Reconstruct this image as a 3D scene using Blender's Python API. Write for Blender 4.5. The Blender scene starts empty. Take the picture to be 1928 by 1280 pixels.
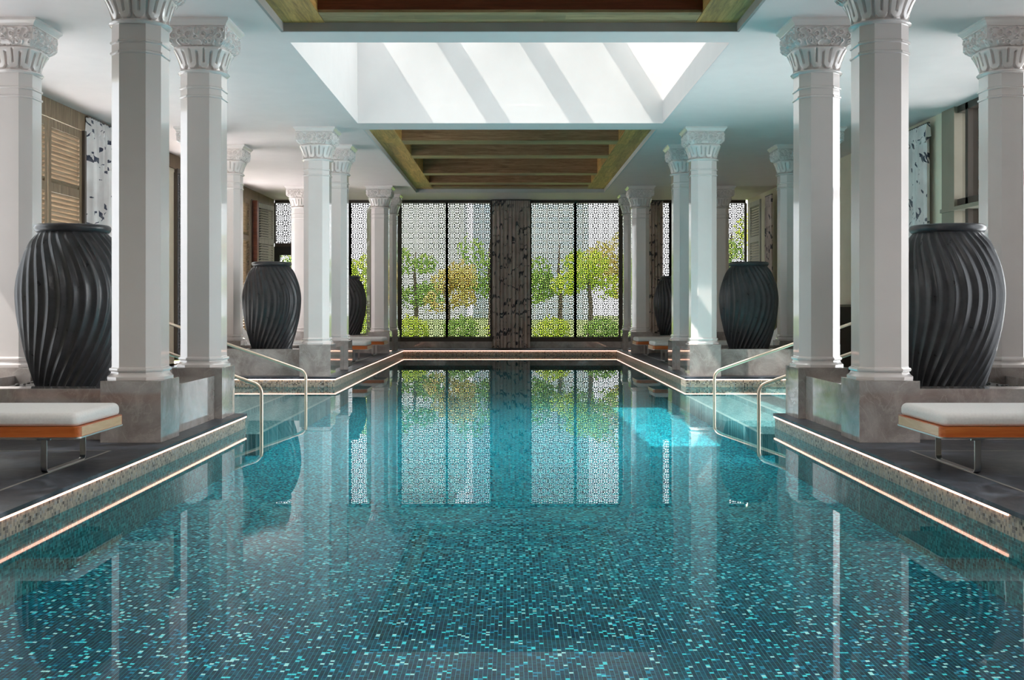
import bpy, bmesh, math, random
import numpy as np
from mathutils import Vector, Matrix
random.seed(7); rng = np.random.default_rng(7)
PI = math.pi
scene = bpy.context.scene
C = scene.collection

# ---------------------------------------------------------------- camera, world, sun, exposure
# world frame: x right, y away from the camera, z up; water surface z = 0
F = 2060.0
cam_d = bpy.data.cameras.new('camera')
cam = bpy.data.objects.new('camera', cam_d); C.objects.link(cam)
cam.location = (0, 0, 1.40); cam.rotation_euler = (PI / 2, 0, 0)
cam_d.sensor_width = 36.0; cam_d.lens = 36.0 * F / 1928.0
cam_d.shift_x = 0.0018; cam_d.shift_y = -63.5 / 1928.0
cam_d.clip_end = 400
scene.camera = cam

vs = scene.view_settings
vs.view_transform = 'Standard'; vs.look = 'None'; vs.gamma = 1.0; vs.use_curve_mapping = False
vs.exposure = 1.7

world = bpy.data.worlds.new('sky'); scene.world = world; world.use_nodes = True
wn = world.node_tree.nodes; wl = world.node_tree.links
bg = wn['Background']; bg.inputs[0].default_value = (0.93, 0.95, 0.97, 1); bg.inputs[1].default_value = 3.2

sun_d = bpy.data.lights.new('sun', 'SUN'); sun_d.energy = 4.4; sun_d.angle = math.radians(0.6); sun_d.color = (1, 0.95, 0.88)
sun = bpy.data.objects.new('sun', sun_d); C.objects.link(sun)
sun.rotation_euler = Vector((0.632, 0.164, -1.0)).to_track_quat('-Z', 'Y').to_euler()
sun.location = (-8, 10, 20)

def portal(name, loc, rot, sx, sy):
    d = bpy.data.lights.new(name, 'AREA'); d.shape = 'RECTANGLE'; d.size = sx; d.size_y = sy
    d.cycles.is_portal = True
    o = bpy.data.objects.new(name, d); C.objects.link(o); o.location = loc; o.rotation_euler = rot

ZC = 4.55           # ceiling
ZD = 0.165          # deck
XW = 7.03           # side walls
YF = 32.4           # far wall
YB = -8.0           # near wall behind the camera
XP = 3.055          # pool half width
SK = [(13.07, 18.84), (1.2, 7.2)]     # skylights (y ranges); the second is unseen, added to brighten the near pool
CO = [(7.9, 12.57), (19.49, 30.35)]     # coffers
XS = 2.63
portal('sky_portal', (0, 15.95, 6.6), (0, 0, 0), 5.2, 5.7)
portal('sky_portal', (-XW - .28, 12.6, 2.3), (0, -PI / 2, 0), 3.8, 5.2)
portal('sky_portal', (XW + .28, 8.9, 2.3), (0, PI / 2, 0), 3.8, 4.2)
portal('sky_portal', (XW + .28, 14.7, 2.4), (0, PI / 2, 0), 4.3, 6.0)
portal('sky_portal', (0, YF + 0.25, 2.4), (-PI / 2, 0, 0), 13.9, 4.1)

# ---------------------------------------------------------------- materials
def new_mat(name):
    m = bpy.data.materials.new(name); m.use_nodes = True
    nt = m.node_tree; return m, nt, nt.nodes['Principled BSDF']
def N(nt, t, **kw):
    n = nt.nodes.new(t)
    for k, v in kw.items(): setattr(n, k, v)
    return n
def L(nt, a, b): nt.links.new(a, b)
def coords(nt, scale=(1, 1, 1), loc=(0, 0, 0), rot=(0, 0, 0), kind='Object'):
    tc = N(nt, 'ShaderNodeTexCoord'); mp = N(nt, 'ShaderNodeMapping')
    mp.inputs['Scale'].default_value = scale; mp.inputs['Location'].default_value = loc; mp.inputs['Rotation'].default_value = rot
    L(nt, tc.outputs[kind], mp.inputs['Vector']); return mp.outputs['Vector']
def ramp(nt, fac, stops, interp='LINEAR'):
    r = N(nt, 'ShaderNodeValToRGB'); cr = r.color_ramp; cr.interpolation = interp
    while len(cr.elements) < len(stops): cr.elements.new(0.5)
    for e, (p, c) in zip(cr.elements, stops):
        e.position = p; e.color = (c[0], c[1], c[2], 1)
    L(nt, fac, r.inputs['Fac']); return r.outputs['Color']
def noise(nt, vec, scale, detail=4, rough=0.5, dist=0.0):
    n = N(nt, 'ShaderNodeTexNoise'); n.inputs['Scale'].default_value = scale; n.inputs['Detail'].default_value = detail
    n.inputs['Roughness'].default_value = rough; n.inputs['Distortion'].default_value = dist
    L(nt, vec, n.inputs['Vector']); return n.outputs['Fac']
def mth(nt, op, a, b=None, clamp=False):
    n = N(nt, 'ShaderNodeMath', operation=op); n.use_clamp = clamp
    for i, v in enumerate((a, b)):
        if v is None: continue
        if isinstance(v, (int, float)): n.inputs[i].default_value = v
        else: L(nt, v, n.inputs[i])
    return n.outputs[0]
def mixc(nt, fac, a, b, mode='MIX'):
    n = N(nt, 'ShaderNodeMix', data_type='RGBA', blend_type=mode)
    for s, v in ((n.inputs[0], fac), (n.inputs[6], a), (n.inputs[7], b)):
        if isinstance(v, (int, float)): s.default_value = v
        elif isinstance(v, tuple): s.default_value = (v[0], v[1], v[2], 1)
        else: L(nt, v, s)
    return n.outputs[2]
def bump(nt, bs, h, strength, dist=0.01):
    b = N(nt, 'ShaderNodeBump'); b.inputs['Strength'].default_value = strength; b.inputs['Distance'].default_value = dist
    L(nt, h, b.inputs['Height']); L(nt, b.outputs[0], bs.inputs['Normal'])
def plain(name, col, rough=0.5, metal=0.0, nvar=0.06, nscale=3.0, coat=0.0):
    m, nt, bs = new_mat(name)
    v = coords(nt); f = noise(nt, v, nscale, 5)
    lo = tuple(c * (1 - nvar) for c in col); hi = tuple(min(1, c * (1 + nvar)) for c in col)
    L(nt, ramp(nt, f, [(0.3, lo), (0.7, hi)]), bs.inputs['Base Color'])
    bs.inputs['Roughness'].default_value = rough; bs.inputs['Metallic'].default_value = metal
    bs.inputs['Coat Weight'].default_value = coat; bs.inputs['Coat Roughness'].default_value = 0.05
    return m

M = {}
M['ceiling'] = plain('ceiling_paint', (0.83, 0.735, 0.715), 0.6, nvar=0.02)
M['white'] = plain('white_plaster', (0.68, 0.66, 0.65), 0.6, nvar=0.02)
M['column'] = plain('column_lacquer', (0.86, 0.785, 0.755), 0.25, nvar=0.02, coat=1.0)
M['cream'] = plain('cream_wall', (0.80, 0.74, 0.58), 0.6, nvar=0.03)
M['bronze'] = plain('bronze_frame', (0.060, 0.045, 0.035), 0.4, nvar=0.1)
M['black'] = plain('black_frame', (0.010, 0.012, 0.011), 0.35)
M['taupe'] = plain('taupe_frame', (0.30, 0.26, 0.20), 0.45)
M['screen'] = plain('screen_metal', (0.10, 0.10, 0.105), 0.5, metal=0.2)
M['steel'] = plain('steel', (0.74, 0.72, 0.70), 0.3, metal=1.0, nvar=0.03)
M['brass'] = plain('warm_steel', (0.80, 0.64, 0.50), 0.36, metal=1.0, nvar=0.03)
M['drain'] = plain('drain_metal', (0.42, 0.40, 0.37), 0.35, metal=0.6)
M['bark'] = plain('bark', (0.16, 0.12, 0.09), 0.9, nvar=0.3, nscale=8)
M['soil'] = plain('dark_pebbles', (0.05, 0.045, 0.04), 0.8, nvar=0.6, nscale=40)

def cushion_mat():
    m, nt, bs = new_mat('cushion_fabric')
    v = coords(nt, (1, 1, 1)); w = N(nt, 'ShaderNodeTexWave', wave_type='BANDS', bands_direction='X')
    w.inputs['Scale'].default_value = 160; L(nt, v, w.inputs['Vector'])
    w2 = N(nt, 'ShaderNodeTexWave', wave_type='BANDS', bands_direction='Y'); w2.inputs['Scale'].default_value = 160; L(nt, v, w2.inputs['Vector'])
    f = mth(nt, 'MULTIPLY', w.outputs['Fac'], w2.outputs['Fac'])
    L(nt, ramp(nt, noise(nt, v, 60, 4), [(0.3, (0.82, 0.80, 0.78)), (0.7, (0.90, 0.88, 0.86))]), bs.inputs['Base Color'])
    bs.inputs['Roughness'].default_value = 0.9; bump(nt, bs, f, 0.25, 0.002); return m
M['cushion'] = cushion_mat()

def wood_mat(name, c1, c2, c3, axis='x', rough=0.5, plank=0.0, scale=1.0, coat=0.0):
    m, nt, bs = new_mat(name)
    s = {'x': (0.6, 9, 9), 'y': (9, 0.6, 9), 'z': (9, 9, 0.6)}[axis]
    v = coords(nt, tuple(a * scale for a in s))
    f = noise(nt, v, 2.2, 8, 0.62, 1.2)
    g = noise(nt, coords(nt, tuple(a * scale * 5 for a in s)), 4.0, 4, 0.6)
    f2 = mth(nt, 'ADD', mth(nt, 'MULTIPLY', f, 0.75), mth(nt, 'MULTIPLY', g, 0.25))
    col = ramp(nt, f2, [(0.34, c1), (0.5, c2), (0.66, c3)])
    if plank:
        tc = N(nt, 'ShaderNodeTexCoord'); sp = N(nt, 'ShaderNodeSeparateXYZ'); L(nt, tc.outputs['Object'], sp.inputs[0])
        a, b = {'x': ('Y', 'X'), 'y': ('X', 'Y'), 'z': ('X', 'Z')}[axis]
        pa = mth(nt, 'FLOOR', mth(nt, 'DIVIDE', sp.outputs[a], plank))
        wn_ = N(nt, 'ShaderNodeTexWhiteNoise', noise_dimensions='1D'); L(nt, pa, wn_.inputs['W'])
        pb = mth(nt, 'FLOOR', mth(nt, 'ADD', mth(nt, 'DIVIDE', sp.outputs[b], 1.7), mth(nt, 'MULTIPLY', wn_.outputs['Value'], 7.0)))
        cb = N(nt, 'ShaderNodeCombineXYZ'); L(nt, pa, cb.inputs[0]); L(nt, pb, cb.inputs[1])
        w3 = N(nt, 'ShaderNodeTexWhiteNoise', noise_dimensions='2D'); L(nt, cb.outputs[0], w3.inputs['Vector'])
        tint = ramp(nt, w3.outputs['Value'], [(0.0, (0.80, 0.80, 0.80)), (0.5, (1, 1, 1)), (1.0, (1.18, 1.14, 1.10))])
        col = mixc(nt, 1.0, col, tint, 'MULTIPLY')
    L(nt, col, bs.inputs['Base Color']); bs.inputs['Roughness'].default_value = rough
    bs.inputs['Coat Weight'].default_value = coat
    bump(nt, bs, f2, 0.2, 0.003); return m
M['teak'] = wood_mat('teak', (0.48, 0.095, 0.018), (0.60, 0.145, 0.03), (0.72, 0.22, 0.055), 'x', 0.32, coat=0.4)
M['teak_lit_end'] = wood_mat('teak_lit_end', (0.68, 0.40, 0.19), (0.78, 0.50, 0.27), (0.86, 0.60, 0.36), 'y', 0.4, coat=0.3)  # paler copy of the teak: light on the end face put into the colour
M['shutter'] = wood_mat('shutter_wood', (0.13, 0.085, 0.05), (0.22, 0.15, 0.09), (0.33, 0.24, 0.155), 'z', 0.55)
M['slat'] = wood_mat('slat_wood', (0.17, 0.115, 0.07), (0.27, 0.19, 0.12), (0.37, 0.28, 0.19), 'x', 0.55)
M['shutter_pale'] = wood_mat('shutter_pale', (0.36, 0.34, 0.27), (0.48, 0.46, 0.37), (0.58, 0.56, 0.47), 'z', 0.5)
M['soffit'] = wood_mat('soffit_wood', (0.34, 0.175, 0.045), (0.56, 0.32, 0.09), (0.74, 0.46, 0.16), 'y', 0.5, plank=0.18)
M['soffitx'] = wood_mat('soffit_wood_cross', (0.24, 0.155, 0.07), (0.38, 0.26, 0.125), (0.54, 0.39, 0.21), 'x', 0.5, plank=0.18)
M['beam'] = wood_mat('beam_wood', (0.22, 0.10, 0.048), (0.35, 0.18, 0.09), (0.50, 0.28, 0.16), 'x', 0.5)
M['redwood'] = wood_mat('red_wood', (0.13, 0.032, 0.014), (0.19, 0.050, 0.022), (0.26, 0.075, 0.034), 'x', 0.45)

def marble_mat(name, lo, mid, hi, vein, rough=0.14):
    m, nt, bs = new_mat(name)
    v = coords(nt)
    f = noise(nt, v, 2.4, 9, 0.62, 0.9)
    base = ramp(nt, f, [(0.33, lo), (0.52, mid), (0.70, hi)])
    w = noise(nt, v, 1.7, 7, 0.55, 2.4)
    a = mth(nt, 'ABSOLUTE', mth(nt, 'SUBTRACT', w, 0.5))
    vf = mth(nt, 'SUBTRACT', 1.0, mth(nt, 'MULTIPLY', a, 46), True)
    w2 = noise(nt, v, 5.0, 6, 0.5, 1.6)
    a2 = mth(nt, 'ABSOLUTE', mth(nt, 'SUBTRACT', w2, 0.47))
    vf2 = mth(nt, 'MULTIPLY', mth(nt, 'SUBTRACT', 1.0, mth(nt, 'MULTIPLY', a2, 60), True), 0.5)
    vm = mth(nt, 'MULTIPLY', mth(nt, 'MAXIMUM', vf, vf2), 0.28)
    L(nt, mixc(nt, vm, base, vein), bs.inputs['Base Color'])
    bs.inputs['Roughness'].default_value = rough; bs.inputs['Coat Weight'].default_value = 1.0; bs.inputs['Coat Roughness'].default_value = 0.04; bs.inputs['Coat IOR'].default_value = 1.7
    return m
M['marble'] = marble_mat('grey_marble', (0.30, 0.255, 0.235), (0.44, 0.385, 0.36), (0.57, 0.52, 0.495), (0.72, 0.65, 0.60), 0.09)

def slate_mat():
    m, nt, bs = new_mat('deck_slate')
    v = coords(nt)
    f = noise(nt, v, 2.2, 10, 0.68, 0.6)
    col = ramp(nt, f, [(0.3, (0.010, 0.012, 0.018)), (0.50, (0.026, 0.031, 0.043)), (0.66, (0.14, 0.155, 0.19))])
    sp = N(nt, 'ShaderNodeSeparateXYZ'); L(nt, v, sp.inputs[0])
    def joint(out, p, off):
        fr = mth(nt, 'FRACT', mth(nt, 'DIVIDE', mth(nt, 'ADD', mth(nt, 'ABSOLUTE', out), off), p))
        return mth(nt, 'LESS_THAN', fr, 0.005 / p)
    j = mth(nt, 'MAXIMUM', joint(sp.outputs['X'], 0.9, 0.2), joint(sp.outputs['Y'], 0.9, 0.25))
    L(nt, mixc(nt, mth(nt, 'MULTIPLY', j, 0.8), col, (0.012, 0.013, 0.015)), bs.inputs['Base Color'])
    L(nt, ramp(nt, f, [(0.3, (0.28,) * 3), (0.7, (0.5,) * 3)]), bs.inputs['Roughness'])
    bump(nt, bs, f, 0.35, 0.01); return m
M['slate'] = slate_mat()

def mosaic(name, kind):
    """square glass tiles laid in the plane of the surface; kind 'floor', 'wall' or 'step'"""
    t = 0.0225
    m, nt, bs = new_mat(name)
    tc = N(nt, 'ShaderNodeTexCoord'); sp = N(nt, 'ShaderNodeSeparateXYZ'); L(nt, tc.outputs['Object'], sp.inputs[0])
    X, Y, Z = sp.outputs
    if kind == 'wall':
        g = N(nt, 'ShaderNodeNewGeometry'); sn = N(nt, 'ShaderNodeSeparateXYZ'); L(nt, g.outputs['True Normal'], sn.inputs[0])
        isx = mth(nt, 'GREATER_THAN', mth(nt, 'ABSOLUTE', sn.outputs['X']), 0.5)
        a = mth(nt, 'ADD', mth(nt, 'MULTIPLY', isx, Y), mth(nt, 'MULTIPLY', mth(nt, 'SUBTRACT', 1, isx), X)); b = Z
    else: a, b = X, Y
    a = mth(nt, 'DIVIDE', a, t); b = mth(nt, 'DIVIDE', b, t)
    fa = mth(nt, 'FLOOR', a); fb = mth(nt, 'FLOOR', b)
    cb = N(nt, 'ShaderNodeCombineXYZ'); L(nt, fa, cb.inputs[0]); L(nt, fb, cb.inputs[1])
    w = N(nt, 'ShaderNodeTexWhiteNoise', noise_dimensions='2D'); L(nt, cb.outputs[0], w.inputs['Vector'])
    r = w.outputs['Value']
    ra = mth(nt, 'FRACT', a); rb = mth(nt, 'FRACT', b)
    ea = mth(nt, 'MINIMUM', ra, mth(nt, 'SUBTRACT', 1, ra)); eb = mth(nt, 'MINIMUM', rb, mth(nt, 'SUBTRACT', 1, rb))
    grout = mth(nt, 'LESS_THAN', mth(nt, 'MINIMUM', ea, eb), 0.045)
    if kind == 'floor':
        near_tiles = ramp(nt, r, [(0.0, (0.0005, 0.005, 0.026)), (0.30, (0.0006, 0.014, 0.065)), (0.55, (0.001, 0.034, 0.070)), (0.74, (0.002, 0.060, 0.12)),
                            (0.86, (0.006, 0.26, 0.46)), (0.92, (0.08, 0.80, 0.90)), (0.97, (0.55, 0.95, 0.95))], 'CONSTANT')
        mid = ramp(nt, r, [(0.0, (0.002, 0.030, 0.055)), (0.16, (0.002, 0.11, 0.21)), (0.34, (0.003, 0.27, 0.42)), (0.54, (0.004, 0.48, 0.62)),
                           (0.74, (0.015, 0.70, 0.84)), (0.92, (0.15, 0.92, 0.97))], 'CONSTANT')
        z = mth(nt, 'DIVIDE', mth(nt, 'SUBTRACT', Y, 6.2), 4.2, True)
        col = mixc(nt, z, near_tiles, mid); gcol = (0.05, 0.36, 0.42)  # tile mix blended along the pool, darker near the camera, paler farther off
    elif kind == 'step':
        col = ramp(nt, r, [(0.0, (0.05, 0.20, 0.22)), (0.25, (0.10, 0.31, 0.34)), (0.6, (0.17, 0.42, 0.45)), (0.88, (0.36, 0.60, 0.62))], 'CONSTANT'); gcol = (0.45, 0.7, 0.7)
    else:
        beige = ramp(nt, r, [(0.0, (0.055, 0.045, 0.038)), (0.07, (0.17, 0.155, 0.145)), (0.22, (0.28, 0.24, 0.20)), (0.45, (0.37, 0.32, 0.25)),
                             (0.72, (0.46, 0.40, 0.31)), (0.90, (0.33, 0.34, 0.34))], 'CONSTANT')
        teal = ramp(nt, r, [(0.0, (0.004, 0.06, 0.075)), (0.3, (0.006, 0.13, 0.15)), (0.6, (0.015, 0.22, 0.24)), (0.85, (0.05, 0.36, 0.38))], 'CONSTANT')
        col = mixc(nt, mth(nt, 'GREATER_THAN', Z, -0.005), teal, beige)
        gcol = mixc(nt, mth(nt, 'GREATER_THAN', Z, -0.005), (0.10, 0.34, 0.35), (0.42, 0.37, 0.30))
    L(nt, mixc(nt, grout, col, gcol), bs.inputs['Base Color'])
    bs.inputs['Roughness'].default_value = 0.35
    bs.inputs['Specular IOR Level'].default_value = 0.3 if kind == 'wall' else 0.04
    return m
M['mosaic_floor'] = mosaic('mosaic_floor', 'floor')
M['mosaic_wall'] = mosaic('mosaic_wall', 'wall')
M['mosaic_step'] = mosaic('mosaic_step', 'step')
M['nosing'] = plain('step_nosing', (0.48, 0.68, 0.68), 0.3, nvar=0.05)

def clear_mat(name, ior, tint, wave=0.0, rough=0.0):
    m = bpy.data.materials.new(name); m.use_nodes = True; nt = m.node_tree
    nt.nodes.remove(nt.nodes['Principled BSDF']); out = nt.nodes['Material Output']
    tr = N(nt, 'ShaderNodeBsdfTransparent'); tr.inputs[0].default_value = (*tint, 1)
    gl = N(nt, 'ShaderNodeBsdfGlossy'); gl.inputs['Roughness'].default_value = rough
    if wave:
        g = N(nt, 'ShaderNodeNewGeometry'); dt = N(nt, 'ShaderNodeVectorMath', operation='DOT_PRODUCT'); L(nt, g.outputs['Normal'], dt.inputs[0]); L(nt, g.outputs['Incoming'], dt.inputs[1])
        ci = mth(nt, 'ABSOLUTE', dt.outputs['Value']); c2 = mth(nt, 'MULTIPLY', ci, ci)
        ct = mth(nt, 'SQRT', mth(nt, 'SUBTRACT', 1.0, mth(nt, 'DIVIDE', mth(nt, 'SUBTRACT', 1.0, c2), ior * ior)))
        a, b = mth(nt, 'MULTIPLY', ci, ior), mth(nt, 'MULTIPLY', ct, ior)
        rp = mth(nt, 'POWER', mth(nt, 'ABSOLUTE', mth(nt, 'DIVIDE', mth(nt, 'SUBTRACT', a, ct), mth(nt, 'ADD', a, ct))), 2.0)
        rs = mth(nt, 'POWER', mth(nt, 'ABSOLUTE', mth(nt, 'DIVIDE', mth(nt, 'SUBTRACT', ci, b), mth(nt, 'ADD', ci, b))), 2.0)
        wgt = mth(nt, 'ADD', 0.01, mth(nt, 'MULTIPLY', mth(nt, 'POWER', mth(nt, 'SUBTRACT', 1.0, ci), 6.5), 0.99), True)
        frr = mth(nt, 'ADD', rp, mth(nt, 'MULTIPLY', wgt, mth(nt, 'SUBTRACT', rs, rp)))
    else:
        fr = N(nt, 'ShaderNodeFresnel'); fr.inputs['IOR'].default_value = ior; frr = fr.outputs[0]
    mx = N(nt, 'ShaderNodeMixShader'); L(nt, frr, mx.inputs[0]); L(nt, tr.outputs[0], mx.inputs[1]); L(nt, gl.outputs[0], mx.inputs[2])
    if wave:
        f = noise(nt, coords(nt), 1.3, 2, 0.4); b = N(nt, 'ShaderNodeBump'); b.inputs['Strength'].default_value = wave; b.inputs['Distance'].default_value = 0.02
        L(nt, f, b.inputs['Height']); L(nt, b.outputs[0], gl.inputs['Normal'])
    L(nt, mx.outputs[0], out.inputs['Surface']); return m
M['water'] = clear_mat('water', 1.33, (0.90, 0.99, 0.985), 0.007)
M['glass'] = clear_mat('window_glass', 1.45, (0.95, 0.97, 0.97))
M['glass_dim'] = clear_mat('dimming_glass', 1.45, (0.44, 0.44, 0.44))  # even pane tint added to dim the view outside
M['glass_roof'] = clear_mat('roof_glass', 1.45, (0.60, 0.60, 0.60))

def fill_diffuser_mat():
    m = bpy.data.materials.new('fill_diffuser'); m.use_nodes = True; nt = m.node_tree; nt.nodes.remove(nt.nodes['Principled BSDF'])
    t = N(nt, 'ShaderNodeBsdfTranslucent'); t.inputs[0].default_value = (0.36, 0.345, 0.33, 1); L(nt, t.outputs[0], nt.nodes['Material Output'].inputs['Surface']); return m
M['fill_pane'] = fill_diffuser_mat()  # light-spreading pane for the added rooflight over the near pool
def emit_mat(name, col, s):
    m = bpy.data.materials.new(name); m.use_nodes = True; nt = m.node_tree; bs = nt.nodes['Principled BSDF']
    bs.inputs['Emission Color'].default_value = (*col, 1); bs.inputs['Emission Strength'].default_value = s; bs.inputs['Base Color'].default_value = (0.8, 0.7, 0.6, 1)
    return m
M['led'] = emit_mat('led_strip', (1.0, 0.53, 0.38), 1.5)

def urn_mat():
    m, nt, bs = new_mat('urn_glaze')
    v = coords(nt, (1, 1, 1)); f = noise(nt, v, 7, 8, 0.65)
    L(nt, ramp(nt, f, [(0.3, (0.036, 0.036, 0.040)), (0.65, (0.062, 0.062, 0.068))]), bs.inputs['Base Color'])
    L(nt, ramp(nt, f, [(0.3, (0.26,) * 3), (0.7, (0.38,) * 3)]), bs.inputs['Roughness'])
    bump(nt, bs, noise(nt, v, 60, 4), 0.08, 0.004); return m
M['urn'] = urn_mat()

def curtain_mat(name, base, base2, marks, dens, big):
    """printed feather marks: long slanted dark shards over pale cloth"""
    m, nt, bs = new_mat(name)
    v0 = coords(nt)
    wob = noise(nt, v0, 3.0, 3); cb = N(nt, 'ShaderNodeCombineXYZ'); L(nt, mth(nt, 'MULTIPLY', wob, 0.25), cb.inputs[0]); L(nt, mth(nt, 'MULTIPLY', wob, 0.25), cb.inputs[1])
    va = N(nt, 'ShaderNodeVectorMath', operation='ADD'); L(nt, v0, va.inputs[0]); L(nt, cb.outputs[0], va.inputs[1])
    mk = []
    for sc_, sh, th, dn in ((1.0, 0.55, .30, dens), (1.7, -0.45, .20, dens + .08)):
        sp = N(nt, 'ShaderNodeSeparateXYZ'); L(nt, va.outputs[0], sp.inputs[0])
        h = mth(nt, 'ADD', sp.outputs['X'], sp.outputs['Y'])
        cc = N(nt, 'ShaderNodeCombineXYZ'); L(nt, mth(nt, 'MULTIPLY', mth(nt, 'ADD', h, mth(nt, 'MULTIPLY', sp.outputs['Z'], -sh)), 3.4 * sc_), cc.inputs[0])
        L(nt, mth(nt, 'MULTIPLY', sp.outputs['Z'], 1.25 * sc_), cc.inputs[1])
        vo = N(nt, 'ShaderNodeTexVoronoi', feature='F1', voronoi_dimensions='2D'); vo.inputs['Scale'].default_value = big; L(nt, cc.outputs[0], vo.inputs['Vector'])
        sc = N(nt, 'ShaderNodeSeparateColor'); L(nt, vo.outputs['Color'], sc.inputs[0])
        sel = mth(nt, 'GREATER_THAN', sc.outputs[0], dn)
        ed = mth(nt, 'LESS_THAN', mth(nt, 'ADD', vo.outputs['Distance'], mth(nt, 'MULTIPLY', sc.outputs[1], .15)), th)
        mk.append(mth(nt, 'MULTIPLY', sel, ed))
    mark = mth(nt, 'MULTIPLY', mth(nt, 'MAXIMUM', mk[0], mk[1]), mth(nt, 'ADD', .45, noise(nt, v0, 9, 3)), True)
    b = ramp(nt, noise(nt, v0, 2.5, 5), [(0.35, base), (0.65, base2)])
    L(nt, mixc(nt, mark, b, marks), bs.inputs['Base Color']); bs.inputs['Roughness'].default_value = 0.85
    return m
M['curtain_pale'] = curtain_mat('curtain_pale', (0.70, 0.64, 0.62), (0.86, 0.81, 0.79), (0.05, 0.055, 0.085), 0.55, 2.2)
M['curtain_dark'] = curtain_mat('curtain_dark', (0.52, 0.42, 0.37), (0.70, 0.60, 0.54), (0.07, 0.07, 0.08), 0.40, 1.9)

def leaf_mat(name, a, b, c):
    m, nt, bs = new_mat(name)
    oi = N(nt, 'ShaderNodeNewGeometry')
    L(nt, ramp(nt, oi.outputs['Random Per Island'], [(0, a), (0.5, b), (1, c)]), bs.inputs['Base Color']); bs.inputs['Roughness'].default_value = 0.6
    bs.inputs['Subsurface Weight'].default_value = 0.0
    tl = N(nt, 'ShaderNodeBsdfTranslucent'); tl.inputs[0].default_value = (*[x * 1.3 for x in b], 1)
    mx = N(nt, 'ShaderNodeMixShader'); mx.inputs[0].default_value = 0.35
    out = nt.nodes['Material Output']; L(nt, bs.outputs[0], mx.inputs[1]); L(nt, tl.outputs[0], mx.inputs[2]); L(nt, mx.outputs[0], out.inputs['Surface'])
    return m
M['leaf_lime'] = leaf_mat('leaf_lime', (0.34, 0.50, 0.03), (0.52, 0.66, 0.05), (0.70, 0.76, 0.10))
M['leaf_green'] = leaf_mat('leaf_green', (0.14, 0.27, 0.04), (0.26, 0.42, 0.07), (0.42, 0.56, 0.13))
M['leaf_gold'] = leaf_mat('leaf_gold', (0.55, 0.40, 0.11), (0.66, 0.54, 0.18), (0.45, 0.54, 0.13))
M['lawn'] = plain('lawn', (0.20, 0.27, 0.06), 0.9, nvar=0.3, nscale=2)
M['paving'] = plain('paving', (0.42, 0.40, 0.36), 0.8, nvar=0.15)
def tower_mat(name, c1, c2):
    m, nt, bs = new_mat(name)
    v = coords(nt); br = N(nt, 'ShaderNodeTexBrick'); L(nt, coords(nt, (1, 1, 1), rot=(PI / 2, 0, 0)), br.inputs['Vector'])
    br.inputs['Color1'].default_value = (*c1, 1); br.inputs['Color2'].default_value = (*c2, 1); br.inputs['Mortar'].default_value = (0.55, 0.56, 0.58, 1)
    br.inputs['Scale'].default_value = 0.4; br.inputs['Mortar Size'].default_value = 0.03; br.offset = 0
    L(nt, br.outputs['Color'], bs.inputs['Base Color']); bs.inputs['Roughness'].default_value = 0.3; return m
M['tower_blue'] = tower_mat('tower_blue', (0.44, 0.54, 0.62), (0.58, 0.66, 0.72))
M['tower_grey'] = tower_mat('tower_grey', (0.74, 0.76, 0.78), (0.84, 0.85, 0.86))

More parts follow.
